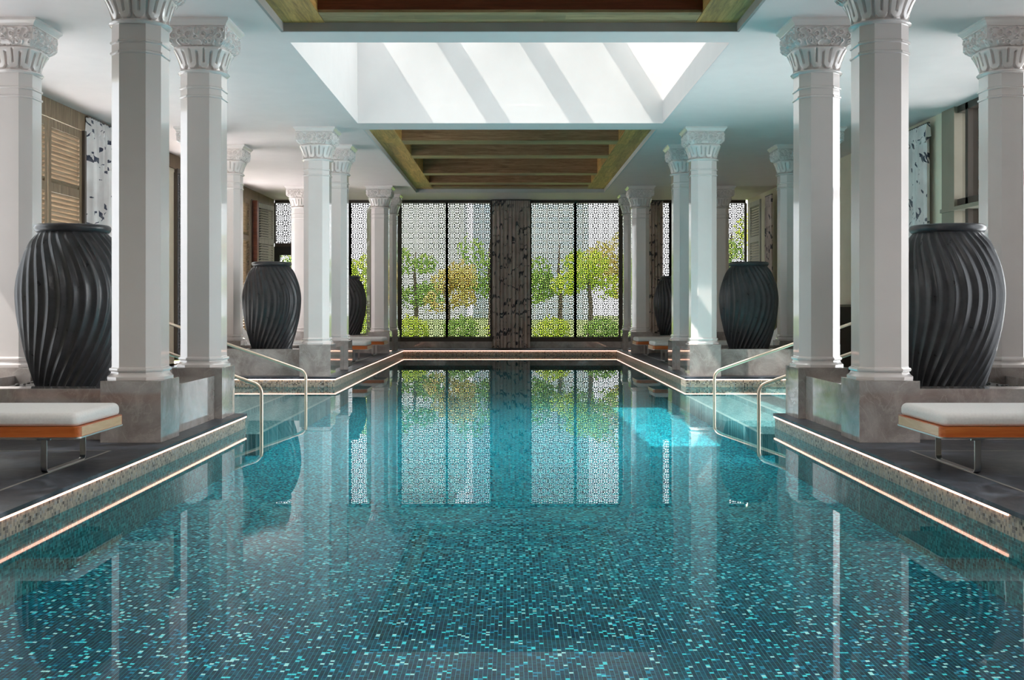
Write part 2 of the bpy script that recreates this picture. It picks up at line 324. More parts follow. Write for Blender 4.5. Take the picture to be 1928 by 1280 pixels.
# ---------------------------------------------------------------- mesh helpers
class MB:
    """collects vertices and faces for one mesh"""
    def __init__(s): s.v = []; s.f = []; s.mi = []
    def add(s, vs_, fs, mi=0):
        o = len(s.v); s.v += [tuple(map(float, p)) for p in vs_]; s.f += [tuple(i + o for i in f) for f in fs]; s.mi += [mi] * len(fs); return s
    def box(s, x0, x1, y0, y1, z0, z1, mi=0):
        if x1 < x0: x0, x1 = x1, x0
        return s.add([(x0, y0, z0), (x1, y0, z0), (x1, y1, z0), (x0, y1, z0), (x0, y0, z1), (x1, y0, z1), (x1, y1, z1), (x0, y1, z1)],
                     [(0, 3, 2, 1), (4, 5, 6, 7), (0, 1, 5, 4), (1, 2, 6, 5), (2, 3, 7, 6), (3, 0, 4, 7)], mi)
    def obox(s, c, dx, dy, dz, rot, mi=0):
        """box of full size dx,dy,dz about c, turned by a Matrix"""
        vs_ = []
        for z in (-.5, .5):
            for (x, y) in ((-.5, -.5), (.5, -.5), (.5, .5), (-.5, .5)):
                vs_.append(Vector(c) + rot @ Vector((x * dx, y * dy, z * dz)))
        return s.add(vs_, [(0, 3, 2, 1), (4, 5, 6, 7), (0, 1, 5, 4), (1, 2, 6, 5), (2, 3, 7, 6), (3, 0, 4, 7)], mi)
    def loft(s, rings, cap0=True, cap1=True, mi=0):
        n = len(rings[0]); o = len(s.v)
        for r in rings: s.v += [tuple(map(float, p)) for p in r]
        for i in range(len(rings) - 1):
            for j in range(n):
                a = o + i * n + j; b = o + i * n + (j + 1) % n
                s.f.append((a, b, b + n, a + n)); s.mi.append(mi)
        if cap0: s.f.append(tuple(o + j for j in reversed(range(n)))); s.mi.append(mi)
        if cap1: s.f.append(tuple(o + (len(rings) - 1) * n + j for j in range(n))); s.mi.append(mi)
        return s
    def lathe(s, prof, n=48, c=(0, 0, 0), cap0=True, cap1=True, mi=0):
        return s.loft([[(c[0] + r * math.cos(2 * PI * j / n), c[1] + r * math.sin(2 * PI * j / n), c[2] + z) for j in range(n)] for r, z in prof], cap0, cap1, mi)
    def tube(s, pts, r, n=12, mi=0):
        pts = [Vector(p) for p in pts]; rings = []
        up = None
        for i, p in enumerate(pts):
            t = ((pts[min(i + 1, len(pts) - 1)] - pts[max(i - 1, 0)])).normalized()
            if up is None:
                up = t.orthogonal().normalized()
            up = (up - t * up.dot(t)).normalized(); sd = t.cross(up)
            rr = r[i] if isinstance(r, (list, tuple)) else r
            rings.append([p + up * (rr * math.cos(2 * PI * j / n)) + sd * (rr * math.sin(2 * PI * j / n)) for j in range(n)])
        return s.loft(rings, True, True, mi)
    def build(s, name, mats, parent=None, smooth=None, bevel=0):
        me = bpy.data.meshes.new(name); me.from_pydata(s.v, [], s.f); me.update()
        if not isinstance(mats, (list, tuple)): mats = [mats]
        for m in mats: me.materials.append(m)
        if len(mats) > 1: me.polygons.foreach_set('material_index', s.mi)
        if bevel:
            bm = bmesh.new(); bm.from_mesh(me); bmesh.ops.bevel(bm, geom=bm.edges[:], offset=bevel, segments=2, affect='EDGES', profile=0.7); bm.to_mesh(me); bm.free()
        if smooth is not None:
            me.polygons.foreach_set('use_smooth', [True] * len(me.polygons)); me.set_sharp_from_angle(angle=math.radians(smooth))
        o = bpy.data.objects.new(name, me); C.objects.link(o); o.parent = parent
        return o

def tag(o, label=None, cat=None, group=None, kind=None):
    if label: o['label'] = label
    if cat: o['category'] = cat
    if group: o['group'] = group
    if kind: o['kind'] = kind
    return o
def empty(name, loc=(0, 0, 0), rz=0.0):
    o = bpy.data.objects.new(name, None); C.objects.link(o); o.location = loc; o.rotation_euler = (0, 0, rz); o.empty_display_size = 0.1; return o
def copy_tree(o, parent=None):
    c = o.copy(); C.objects.link(c); c.parent = parent
    for ch in list(o.children): copy_tree(ch, c)
    return c
def struct(o, label=None):
    o['kind'] = 'structure'
    if label: o['label'] = label
    return o

# ---------------------------------------------------------------- room shell
OX = XW + 0.25
c = MB()
def cbox(x0, x1, y0, y1): c.box(x0, x1, y0, y1, ZC, ZC + 0.3)
cbox(-OX, -XS, YB, YF + 0.3); cbox(XS, OX, YB, YF + 0.3)
ys = sorted(SK + CO); y = YB
for a, b in ys: cbox(-XS, XS, y, a); y = b
cbox(-XS, XS, y, YF + 0.3)
struct(c.build('ceiling', M['ceiling']), 'smooth white ceiling over the pool hall')

# skylights: a white well with three beams along it and glass on top
for k, (a, b) in enumerate(SK):
    e = struct(empty('window_%d' % (k + 1), (0, (a + b) / 2, ZC)), 'rooflight well above the pool, sunlit white with beam shadows' if k == 0 else 'unseen rooflight well added ahead of the viewpoint for soft fill light')
    h = (b - a) / 2; zt = 2.09
    w = MB(); w.box(-XS - .12, -XS, -h - .12, h + .12, .3, zt); w.box(XS, XS + .12, -h - .12, h + .12, .3, zt)
    w.box(-XS, XS, h, h + .12, .3, zt); w.box(-XS, XS, -h - .12, -h, .3, zt)
    # reveal inside the slab
    w.box(-XS - .01, -XS + .004, -h, h, .001, .31); w.box(XS - .004, XS + .01, -h, h, .001, .31); w.box(-XS, XS, h - .004, h + .01, .001, .31); w.box(-XS, XS, -h - .01, -h + .004, .001, .31)
    w.build('well_lining', M['white'], e)
    for x in (-1.43, 0, 1.43):
        MB().box(x - .13, x + .13, -h, h, zt - .25, zt).build('glazing_beam', M['white'], e)
    MB().add([(-XS, -h, zt + .01), (XS, -h, zt + .01), (XS, h, zt + .01), (-XS, h, zt + .01)], [(0, 1, 2, 3)]).build('rooflight_glass', M['glass_roof'] if k == 0 else M['fill_pane'], e)

# timber coffers
for k, (a, b) in enumerate(CO):
    e = struct(empty('ceiling_coffer', (0, (a + b) / 2, ZC)), 'timber coffer with cross beams before the far windows' if k else 'timber coffer at the top edge of view')
    h = (b - a) / 2; cy = (a + b) / 2; zb = 0.10; wi = 0.50
    lip = MB(); lip.box(-XS - .002, -XS + .03, -h, h, 0, zb); lip.box(XS - .03, XS + .002, -h, h, 0, zb); lip.box(-XS, XS, h - .03, h + .002, 0, zb); lip.box(-XS, XS, -h - .002, -h + .03, 0, zb)
    lip.build('coffer_lip', plain('taupe_lip', (0.42, 0.39, 0.37), 0.6) if k == 0 else M['white'], e)
    s1 = MB(); s1.box(-XS + .03, -XS + wi, -h + .03, h - .03, zb, zb + .6); s1.box(XS - wi, XS - .03, -h + .03, h - .03, zb, zb + .6)
    s1.build('side_border', M['soffit'], e)
    s2 = MB(); s2.box(-XS + wi + .006, XS - wi - .006, h - .47, h - .03, zb, zb + .6); s2.box(-XS + wi + .006, XS - wi - .006, -h + .03, -h + .5, zb, zb + .6)
    s2.build('end_border', M['soffitx'], e)
    fc = MB(); fc.box(-XS + wi, XS - wi, h - .48, h - .471, zb + .03, zb + .6); fc.build('inner_face', M['redwood'] if k == 0 else M['beam'], e)
    MB().box(-XS, XS, -h, h, zb + .6, zb + .65).build('coffer_panel', M['soffitx'], e)
    bys = [(21.5, 22.0), (23.6, 24.1), (26.75, 27.2), (28.8, 29.3)] if k else [(9.3, 9.75), (10.7, 11.15)]
    for (p, q) in bys:
        bb = MB().box(-XS + wi, XS - wi, p - cy, q - cy, zb + .012, zb + .6).build('cross_beam', M['beam'], e)
        MB().box(-XS + wi, XS - wi, p - cy + .01, q - cy - .01, zb + .002, zb + .012).build('beam_underside', M['soffitx'], bb)

# deck, pool
RECT = [(-1, 3.055, OX, YB, 12.62), (1, 3.055, OX, YB, 12.62), (-1, 5.4, OX, 12.62, 19.05), (1, 5.4, OX, 12.62, 19.05),
        (-1, 3.055, OX, 19.05, 31.3), (1, 3.055, OX, 19.05, 31.3)]
d = MB(); wbody = MB()
for s_, x0, x1, a, b in RECT:
    o = 0.018
    ex0 = x0 - o
    aa = a - (o if a in (19.05,) else 0); bb = b + (o if b == 12.62 else 0)
    if x0 > 5: aa, bb = a + o, b - o
    d.box(s_ * ex0, s_ * x1, aa, bb, .135, ZD)
    wbody.box(s_ * x0, s_ * x1, a, b, -.6, .134)
d.box(-3.037, 3.037, 31.282, YF, .135, ZD); d.box(-OX, -3.037, 31.3, YF, .135, ZD); d.box(3.037, OX, 31.3, YF, .135, ZD)
wbody.box(-OX, OX, 31.3, YF + .3, -.6, .134)
d.box(-3.037, 3.037, YB, -2, .135, ZD); wbody.box(-XP, XP, YB, -2, -.6, .134)
struct(d.build('floor', M['slate']), 'dark slate pool deck and coping')
struct(wbody.build('pool_wall', M['mosaic_wall']), 'mosaic tiled side of the pool')
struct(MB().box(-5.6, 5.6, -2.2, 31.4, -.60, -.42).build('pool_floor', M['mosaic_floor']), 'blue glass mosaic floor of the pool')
wv = MB()
for x0, x1, a, b in ((-XP, XP, -2, 31.3), (-5.4, -XP, 12.62, 19.05), (XP, 5.4, 12.62, 19.05)):
    wv.add([(x0, a, 0), (x1, a, 0), (x1, b, 0), (x0, b, 0)], [(0, 1, 2, 3)])
tag(wv.build('pool_water', M['water']), 'still clear turquoise water filling the long indoor pool', 'water', kind='stuff')

# steps in the two alcoves
for s_, nm in ((-1, 'left'), (1, 'right')):
    e = empty('pool_steps', (0, 0, -.42))
    tag(e, 'pale tiled underwater steps in the %s alcove under its handrails' % nm, 'steps')
    for i, (x0, zt) in enumerate(((XP, .16), (3.75, .09), (4.45, .04), (5.0, .015))):
        x1 = (3.75, 4.45, 5.0, 5.395)[i]
        st = MB().box(s_ * x0, s_ * x1, 13.35, 19.04, .003, .42 - zt).build('step', M['mosaic_step'], e)
        ns = MB().box(s_ * x0, s_ * (x0 + .05), 13.35, 19.04, .42 - zt, .42 - zt + .004).build('nosing', M['nosing'], st)

# light strips under the coping
led = MB()
def strip(name, pts, label, grp='light strips under the coping'):
    m_ = MB()
    for (x0, x1, y0, y1) in pts: m_.box(x0, x1, y0, y1, .118, .133)
    tag(m_.build(name, M['led']), label, 'light strip', grp)
strip('light_strip', [(-XP + .001, -XP + .012, -2, 12.63)], 'glowing light strip along the near left pool edge')
strip('light_strip', [(XP - .012, XP - .001, 6.7, 12.63)], 'glowing light strip along the near right pool edge, ending early')
strip('light_strip', [(-XP + .001, -XP + .012, 19.04, 31.27)], 'glowing light strip along the far left pool edge')
strip('light_strip', [(XP - .012, XP - .001, 19.04, 31.27)], 'glowing light strip along the far right pool edge')
strip('light_strip', [(-XP + .013, XP - .013, 31.282, 31.298)], 'glowing light strip across the far end of the pool below the windows')
strip('light_strip', [(-5.38, -XP - .001, 19.032, 19.049)], 'glowing light strip across the back of the left alcove')
strip('light_strip', [(XP + .001, 5.38, 19.032, 19.049)], 'glowing light strip across the back of the right alcove')

# slot drains in the deck
for i, (s_, nm) in enumerate(((-1, 'left'), (1, 'right'))):
    dr = MB(); dr.box(s_ * 3.41, s_ * 3.432, -2, 9.36, ZD, ZD + .002); dr.box(s_ * 3.432, s_ * 7.0, 9.34, 9.36, ZD, ZD + .002)
    dr.box(s_ * 3.41, s_ * 3.432, 22.6, 28.3, ZD, ZD + .002)
    struct(dr.build('trim_%d' % (i + 1), M['drain']), 'thin metal drain line in the %s deck' % nm)

for s_, (a, b), nm in ((-1, (10.0, 15.2), 'left'), (1, (6.8, 11.0), 'right')):  # unseen side windows, added to let more sky light in
    e = struct(empty('window_%d' % (20 if s_ < 0 else 21), (s_ * (XW + .12), a, .4)), 'unseen tinted side window added for daylight beyond the %s edge of view' % nm)
    MB().add([(0, 0, 0), (0, b - a, 0), (0, b - a, 3.8), (0, 0, 3.8)], [(0, 1, 2, 3)]).build('glass', clear_mat('tinted_glass', 1.45, (0.30, 0.31, 0.32)), e)
# near wall behind the camera: solid, its warm tone chosen for bounce light
w = MB(); w.box(-OX, OX, YB - .2, YB, -.6, ZC)
struct(w.build('wall_near', plain('wall_near_wood', (0.52, 0.33, 0.22), 0.5)), 'plain end wall behind the viewpoint')

# side walls
wl_ = MB(); wl_.box(-OX, -XW, YB, 15.2, -.3, .4); wl_.box(-OX, -XW, YB, 15.2, 4.2, ZC); wl_.box(-OX, -XW, YB, 10.0, .4, 4.2)
for k in range(2): wl_.box(-OX, -XW, 11.8 + k * 2.9, 12.2 + k * 2.9, .4, 4.2)
for (a, b) in ((15.2, 15.6), (17.9, 19.25), (22.3, 22.9), (24.5, 25.0), (28.9, 29.4), (31.5, YF)): wl_.box(-OX, -XW, a, b, -.3, ZC)
wl_.box(-OX, -XW, 15.2, YF, -.3, .2)
struct(wl_.build('wall_left', M['cream']), 'left side wall')
hd = MB().box(-XW - .2, -XW + .05, 15.2, YF - .01, 4.27, ZC - .002)
struct(hd.build('trim_3', M['shutter']), 'timber header over the left openings')
wr = MB(); wr.box(XW, OX, 17.75, YF, -.3, ZC); wr.box(XW, OX, YB, 11.6, -.3, .4); wr.box(XW, OX, YB, 11.6, 4.2, ZC); wr.box(XW, OX, YB, 6.8, .4, 4.2); wr.box(XW, OX, 11.0, 11.6, .4, 4.2)
wr.box(XW, OX, 11.6, 17.75, -.3, .165)
struct(wr.build('wall_right', M['cream']), 'cream right side wall')
for s_ in (1,):
    e = struct(empty('window_3', (XW, 14.7, ZD)), 'tall bronze framed window in the right wall')
    f = MB()
    for yy in (-3.08, -1.0, .9, 2.2, 2.98): f.box(.02, .2, yy - .05, yy + .05, 0, 4.38)
    f.box(.02, .2, -3.05, 3.05, 2.80, 2.92); f.box(.02, .2, -3.05, 3.05, 4.28, 4.385); f.build('frame', M['bronze'], e)
    jb = MB(); jb.box(-.03, .24, 2.55, 3.05, 0, 4.384); jb.build('jamb', M['taupe'], e)
    sl = MB(); sl.box(-.06, .24, -3.1, 3.05, 2.74, 2.80); sl.build('transom', M['taupe'], e)
    MB().add([(.1, -3.05, 0), (.1, 2.55, 0), (.1, 2.55, 4.3), (.1, -3.05, 4.3)], [(0, 1, 2, 3)]).build('glass', M['glass'], e)

# ---------------------------------------------------------------- pierced screen
P = 0.30
def unit_points():
    pts = [(120, 120)]
    for a in (-1, 1):
        for b in (-1, 1): pts += [(29 * a, 29 * b), (62 * a, 62 * b), (120 + 31 * a, 120 + 31 * b), (47 * a, 99 * b), (99 * a, 47 * b)]
        pts += [(0, 120 + 30 * a), (120 + 30 * a, 0), (0, 60 * a), (60 * a, 0), (120 + 40 * a, 120), (120, 120 + 40 * a)]
    return [(((x / 240) % 1) * P, ((y_ / 240) % 1) * P) for x, y_ in pts]
def clip(poly, nx, ny, dd):
    out = []
    for i in range(len(poly)):
        a, b = poly[i], poly[(i + 1) % len(poly)]
        da = a[0] * nx + a[1] * ny - dd; db = b[0] * nx + b[1] * ny - dd
        if da <= 0: out.append(a)
        if (da < 0 < db) or (db < 0 < da):
            t = da / (da - db); out.append((a[0] + (b[0] - a[0]) * t, a[1] + (b[1] - a[1]) * t))
    return out
UP = unit_points(); ALL = [(x + i * P, y_ + j * P) for x, y_ in UP for i in (-1, 0, 1) for j in (-1, 0, 1)]
CELLS = []
for (x, y_) in UP:
    poly = [(x - .1, y_ - .1), (x + .1, y_ - .1), (x + .1, y_ + .1), (x - .1, y_ + .1)]
    for (a, b) in ALL:
        nx, ny = a - x, b - y_; q = nx * nx + ny * ny
        if q < 1e-9 or q > .04: continue
        poly = clip(poly, nx, ny, nx * (a + x) / 2 + ny * (b + y_) / 2)
    CELLS.append(poly)
def screen_mesh(w, h, bar=0.0098, th=0.008):
    m_ = MB()
    for i in range(-1, int(w / P) + 2):
        for j in range(-1, int(h / P) + 2):
            for poly in CELLS:
                q = [(px + i * P, py + j * P) for px, py in poly]
                if max(a for a, b in q) > w or min(a for a, b in q) < 0 or max(b for a, b in q) > h or min(b for a, b in q) < 0:
                    q = clip(q, 1, 0, w)
                    if len(q) > 2: q = clip(q, -1, 0, 0)
                    if len(q) > 2: q = clip(q, 0, 1, h)
                    if len(q) > 2: q = clip(q, 0, -1, 0)
                    if len(q) < 3: continue
                q = [q[k] for k in range(len(q)) if math.hypot(q[k][0] - q[k - 1][0], q[k][1] - q[k - 1][1]) > 8e-4]
                if len(q) < 3: continue
                n = len(q); cx = sum(a for a, b in q) / n; cy = sum(b for a, b in q) / n
                rin = min(abs((q[(k + 1) % n][0] - q[k][0]) * (cy - q[k][1]) - (q[(k + 1) % n][1] - q[k][1]) * (cx - q[k][0])) / max(1e-6, math.hypot(q[(k + 1) % n][0] - q[k][0], q[(k + 1) % n][1] - q[k][1])) for k in range(n))
                if rin < bar * 1.15:
                    m_.add([(a, 0, b) for a, b in q], [tuple(range(n))]); continue
                s_ = (rin - bar) / rin
                inn = [(cx + (a - cx) * s_, cy + (b - cy) * s_) for a, b in q]
                vs_ = [(a, 0, b) for a, b in q] + [(a, 0, b) for a, b in inn] + [(a, th, b) for a, b in inn]
                fs = []
                for k in range(n):
                    k2 = (k + 1) % n
                    fs += [(k, k2, n + k2, n + k), (n + k, n + k2, 2 * n + k2, 2 * n + k)]
                m_.add(vs_, fs)
    return m_
SCR = {}
def screen(w, h, parent, loc=(0, 0, 0)):
    key = (round(w, 3), round(h, 3))
    if key not in SCR: SCR[key] = screen_mesh(w, h).build('pierced_screen', M['screen'], parent); o = SCR[key]
    else:
        o = SCR[key].copy(); C.objects.link(o); o.parent = parent
    o.location = loc; return o
wnum = [3]
def screen_window(x0, x1, z0, z1, yy, label, rz=0.0, fr=.035, loc=None):
    wnum[0] += 1
    e = struct(empty('window_%d' % wnum[0], loc or (x0, yy, z0), rz), label)
    w_, h_ = x1 - x0, z1 - z0
    f = MB(); f.box(-fr, fr, 0, .09, 0, h_); f.box(w_ - fr, w_ + fr, 0, .09, 0, h_); f.box(0, w_, 0, .09, -.13, 0.005); f.box(0, w_, 0, .09, h_ - .005, h_ + .085)
    f.build('frame', M['bronze'], e)
    MB().add([(fr, .033, 0), (w_ - fr, .033, 0), (w_ - fr, .033, h_), (fr, .033, h_)], [(0, 1, 2, 3)]).build('glass', M['glass_dim'], e)
    screen(w_ - .01, h_ - .01, e, (.005, .11, .005)); return e
Z0, Z1 = .486, 4.46
screen_window(-3.25, -1.88, Z0, Z1, YF, 'pierced screen window at the left end of the central group of four')
screen_window(-1.88, -.56, Z0, Z1, YF, 'pierced screen window touching the left side of the central dark curtain')
screen_window(.60, 1.935, Z0, Z1, YF, 'pierced screen window touching the right side of the central dark curtain')
screen_window(1.935, 3.25, Z0, Z1, YF, 'pierced screen window right of the centre, beside the right pier')
screen_window(-4.75, -3.45, Z0, Z1, YF, 'pierced screen window behind the left far columns')
screen_window(-5.75, -4.75, Z0, Z1, YF, 'pierced screen window left of the far left columns')
screen_window(3.45, 4.75, Z0, Z1, YF, 'pierced screen window behind the right far columns')
screen_window(4.75, 5.9, Z0, Z1, YF, 'pierced screen window beside the right outer column')
screen_window(5.9, 6.98, Z0, Z1, YF, 'pierced screen window in the far right corner')
screen_window(-6.98, -5.75, 3.26, Z1, YF, 'short pierced screen above the black framed door')
# far wall: kerb, piers
fw = MB(); fw.box(-OX, OX, YF + .0, YF + .2, -.3, .356)
struct(fw.build('wall_far', M['marble']), 'low marble kerb under the far windows')
fp = MB(); fp.box(-.56, .60, YF + .02, YF + .2, .356, ZC)
for (a, b) in ((-3.45, -3.25), (3.25, 3.45)): fp.box(a, b, YF - .03, YF + .2, .356, ZC)
struct(fp.build('trim_4', M['bronze']), 'bronze mullion piers between the far windows')
# black door at the far left
dd = struct(empty('door_1', (-6.98, YF, ZD)), 'black framed door with a pierced screen in the far left corner')
f = MB(); f.box(0, .16, -.04, .08, .19, 3.0); f.box(1.07, 1.23, -.04, .08, .19, 3.0); f.box(.16, 1.07, -.04, .08, 2.75, 3.0); f.box(.16, 1.07, -.04, .08, .19, .45)
f.build('frame', M['black'], dd); screen(.91, 2.3, dd, (.16, .05, .45))

# window in the left wall showing as a bright sliver
screen_window(0, 1.6, .4, 4.2, 0, 'bright pierced screen window in the left wall', rz=-PI / 2, loc=(-XW - .02, 24.5, .4))
screen_window(0, 1.9, .4, 4.2, 0, 'pierced screen window in the left wall near the far corner', rz=-PI / 2, loc=(-XW - .02, 31.4, .4))

# ---------------------------------------------------------------- shutters
def make_shutter(w, h, mats, slat_tilt=0.62, mids=(0.745, 0.36)):
    fr = MB(); st = .11
    fr.box(0, st, -.022, .022, 0, h); fr.box(w - st, w, -.022, .022, 0, h); fr.box(st, w - st, -.02, .02, h - .13, h); fr.box(st, w - st, -.02, .02, 0, .2)
    zs = [.2] + [h * q for q in sorted(mids)] + [h - .13]
    for q in mids: fr.box(st, w - st, -.02, .02, h * q - .07, h * q + .07)
    sl = MB(); rot = Matrix.Rotation(slat_tilt, 3, 'X')
    for i in range(len(zs) - 1):
        a = zs[i] + (.07 if i else 0); b = zs[i + 1] - (.07 if i < len(zs) - 2 else 0)
        n = max(1, int(round((b - a) / .073)))
        for k in range(n): sl.obox((w / 2, 0, a + (k + .5) * (b - a) / n), w - 2 * st, .010, .076, rot)
    return fr, sl
SH = {}
def shutter(x, y_, rz, w, label, tone='shutter', h=4.08, z0=ZD + .01, tilt=.62, grp='louvred shutters'):
    e = empty('louvred_shutter', (x, y_, z0), rz); tag(e, label, 'shutter', grp)
    key = (w, tone, h, tilt)
    if key not in SH:
        fr, sl = make_shutter(w, h, None, tilt)
        a = fr.build('shutter_frame', M['shutter'] if tone == 'shutter' else M['shutter_pale'], e)
        b = sl.build('louvres', M['slat'] if tone == 'shutter' else M['shutter_pale'], e); SH[key] = (a, b)
    else:
        for q in SH[key]:
            o = q.copy(); C.objects.link(o); o.parent = e
    return e
# left wall (leaf length runs along +y when rz = 90 deg)
XL = -XW + .03
shutter(XL, 15.25, PI / 2, 1.26, 'brown louvred shutter leaf behind the leftmost column')
shutter(XL, 16.53, PI / 2, 1.30, 'brown louvred shutter leaf left of the patterned curtain, above the near left urn')
shutter(XL, 19.28, PI / 2, 1.26, 'brown louvred shutter leaf just beyond the patterned curtain on the left')
shutter(XL, 20.56, PI / 2, 1.26, 'brown louvred shutter leaf glimpsed between the two near left columns', tilt=.62)
shutter(XL, 25.05, PI / 2, 1.26, 'brown louvred shutter leaf hidden behind the middle left columns')
shutter(XL, 26.33, PI / 2, 1.26, 'brown louvred shutter leaf on the left wall before the folded pair')
shutter(XL + .02, 28.0, PI / 2, 1.26, 'brown louvred shutter leaf on the left wall beside the dark post')
shutter(XL + .02, 30.1, PI / 2 - .16, 1.26, 'pale louvred shutter leaf ajar beside the far left corner screen', 'pale', tilt=-.7)
shutter(-4.22, 32.35, -PI / 2 + .20, 1.26, 'pale louvred shutter leaf standing open behind the far left column', 'pale', tilt=.7)
shutter(6.66, 29.1, PI / 2, 1.26, 'pale louvred shutter leaf in the far right corner above the middle right urn', 'pale', tilt=.7)
struct(MB().box(-XW + .02, -XW + .2, 29.55, 29.75, ZD, 4.26).build('trim_5', M['redwood']), 'dark red brown post beside the folded left shutters')
struct(MB().box(-XW + .02, -XW + .1, 17.83, 17.9, ZD, 4.26).build('trim_6', M['bronze']), 'dark post left of the patterned curtain')

# ---------------------------------------------------------------- curtains
def curtain(x, y_, rz, w, z0, z1, mat, label, folds=9, amp=.045, head=True):
    e = empty('curtain', (x, y_, z0), rz); tag(e, label, 'curtain')
    nu = folds * 14; nv = 40; h = z1 - z0; m_ = MB(); g = []
    ph = [random.uniform(-.5, .5) for _ in range(6)]
    for j in range(nv + 1):
        t = j / nv; a = amp * (1 - .45 * max(0, (t - .93) / .07)); row = []
        for i in range(nu + 1):
            u = i / nu
            fx = folds * 2 * PI * (u + .012 * math.sin(5 * u + ph[0] + 1.5 * t))
            yy = a * .5 * math.sin(fx) + a * (1.1 * abs(math.sin(fx / 2 + .4)) - .6) + a * .25 * math.sin(2.3 * fx + ph[1] + t * 1.5)
            if head and t > .94: yy = a * .9 * math.sin(fx * 2)
            row.append((u * w + .006 * math.sin(fx * 2), yy, t * h))
        g.append(row)
    vs_ = [p for r in g for p in r] + [(p[0], p[1] + .006, p[2]) for r in g for p in r]
    n1 = nu + 1; nn = n1 * (nv + 1); fs = []
    for j in range(nv):
        for i in range(nu):
            q = j * n1 + i; fs.append((q, q + 1, q + 1 + n1, q + n1)); fs.append((nn + q + n1, nn + q + 1 + n1, nn + q + 1, nn + q))
    m_.add(vs_, fs); m_.build('drape', mat, e, smooth=60)
    MB().box(-.02, w + .02, -.01, .02, h - .005, h + .02).build('curtain_track', M['bronze'], e)
    return e
curtain(-.53, 32.24, 0, 1.12, ZD + .01, 4.52, M['curtain_dark'], 'dark patterned curtain hanging between the two central far windows', 10, .05)
curtain(-XW + .10, 17.95, PI / 2, 1.30, ZD + .01, 4.50, M['curtain_pale'], 'pale curtain with dark feather print on the left wall behind the near urn', 7, .07)
curtain(XW - .12, 18.05, PI / 2, 1.15, ZD + .01, 4.42, M['curtain_pale'], 'pale curtain with dark feather print on the right wall behind the near urn', 7, .07)
curtain(4.05, 32.0, 0, .42, ZD + .01, 4.48, M['curtain_dark'], 'narrow dark curtain behind the far right column', 5, .04)
curtain(6.80, 28.4, PI / 2, .7, ZD + .01, 4.3, M['curtain_dark'], 'dark curtain stacked behind the pale shutter in the far right corner', 5, .04)

# ---------------------------------------------------------------- columns
HS, HF = .2265, .1213
def octo(o, z):
    h = HS + o; f = HF + o * .4142
    return [(f, -h, z), (h, -f, z), (h, f, z), (f, h, z), (-f, h, z), (-h, f, z), (-h, -f, z), (-f, -h, z)]
def segdist(px, py, segs):
    dmin = np.full(px.shape, 9.0)
    for (a, b) in segs:
        ax, ay = a; bx, by = b; dx, dy = bx - ax, by - ay; q = dx * dx + dy * dy + 1e-12
        t = np.clip(((px - ax) * dx + (py - ay) * dy) / q, 0, 1)
        dmin = np.minimum(dmin, np.hypot(px - ax - t * dx, py - ay - t * dy))
    return dmin
def poly2seg(p): return [(p[i], p[i + 1]) for i in range(len(p) - 1)]
def scroll(cx, cy, r, a0, turns, sgn, n=26):
    return [(cx + r * (1 - .82 * k / n) * math.cos(a0 + sgn * turns * 2 * PI * k / n), cy + r * (1 - .82 * k / n) * math.sin(a0 + sgn * turns * 2 * PI * k / n)) for k in range(n + 1)]
segs = []
for sx in (-1, 1):
    for (cx, cy, r, a0, tn, sg) in ((.085, .125, .038, -1.2, 1.5, 1), (.155, .060, .036, 2.2, 1.4, -1), (.175, .150, .036, -2.0, 1.4, 1), (.245, .105, .038, 1.2, 1.5, -1),
                                    (.285, .170, .028, -2.2, 1.2, 1), (.290, .045, .028, 2.0, 1.2, -1), (.095, .045, .026, .5, 1.2, 1)):
        p = scroll(cx, cy, r, a0, tn, sg); p = [(sx * q[0], q[1]) for q in p]; segs += poly2seg(p)
    for pl in ([(0, .205), (.022, .185), (.030, .160), (.020, .135), (0, .118)], [(0, .118), (.022, .100), (.024, .085), (.008, .078), (0, .086)],
               [(0, .060), (.03, .066), (.06, .055), (.075, .030), (.06, .012), (.02, .014)],
               [(.075, .030), (.105, .015), (.14, .020), (.165, .030)], [(.05, .19), (.09, .195), (.12, .18), (.14, .19)], [(.2, .19), (.23, .2), (.26, .195)],
               [(.115, .10), (.13, .12), (.15, .125)], [(.2, .07), (.215, .05), (.21, .02)]):
        segs += poly2seg([(sx * a, b) for a, b in pl])
NU, NV = 112, 46
uu = np.linspace(-.325, .325, NU + 1); vv = np.linspace(0, .215, NV + 1)
PX, PY = np.meshgrid(uu, vv)
DD = segdist(PX, PY, segs)
REL = .021 * np.exp(-(DD / .0062) ** 2) * np.clip((.325 - np.abs(PX)) / .02, 0, 1) * np.clip(PY / .01, 0, 1)
def carved_block():
    m_ = MB(); rings = []
    for j in range(NV + 1):
        v = vv[j]; t = v / .215
        k = 1.0 if t > .45 else 1 - .20 * (1 - t / .45) ** 2.2
        ring = []
        for fce in range(4):
            ca, sa = math.cos(fce * PI / 2), math.sin(fce * PI / 2)
            for i in range(NU):
                x = uu[i] * k; r = .325 * k + REL[j, i] - .006
                ring.append((x * ca + r * sa, x * sa - r * ca, v))
        rings.append(ring)
    return m_.loft(rings)
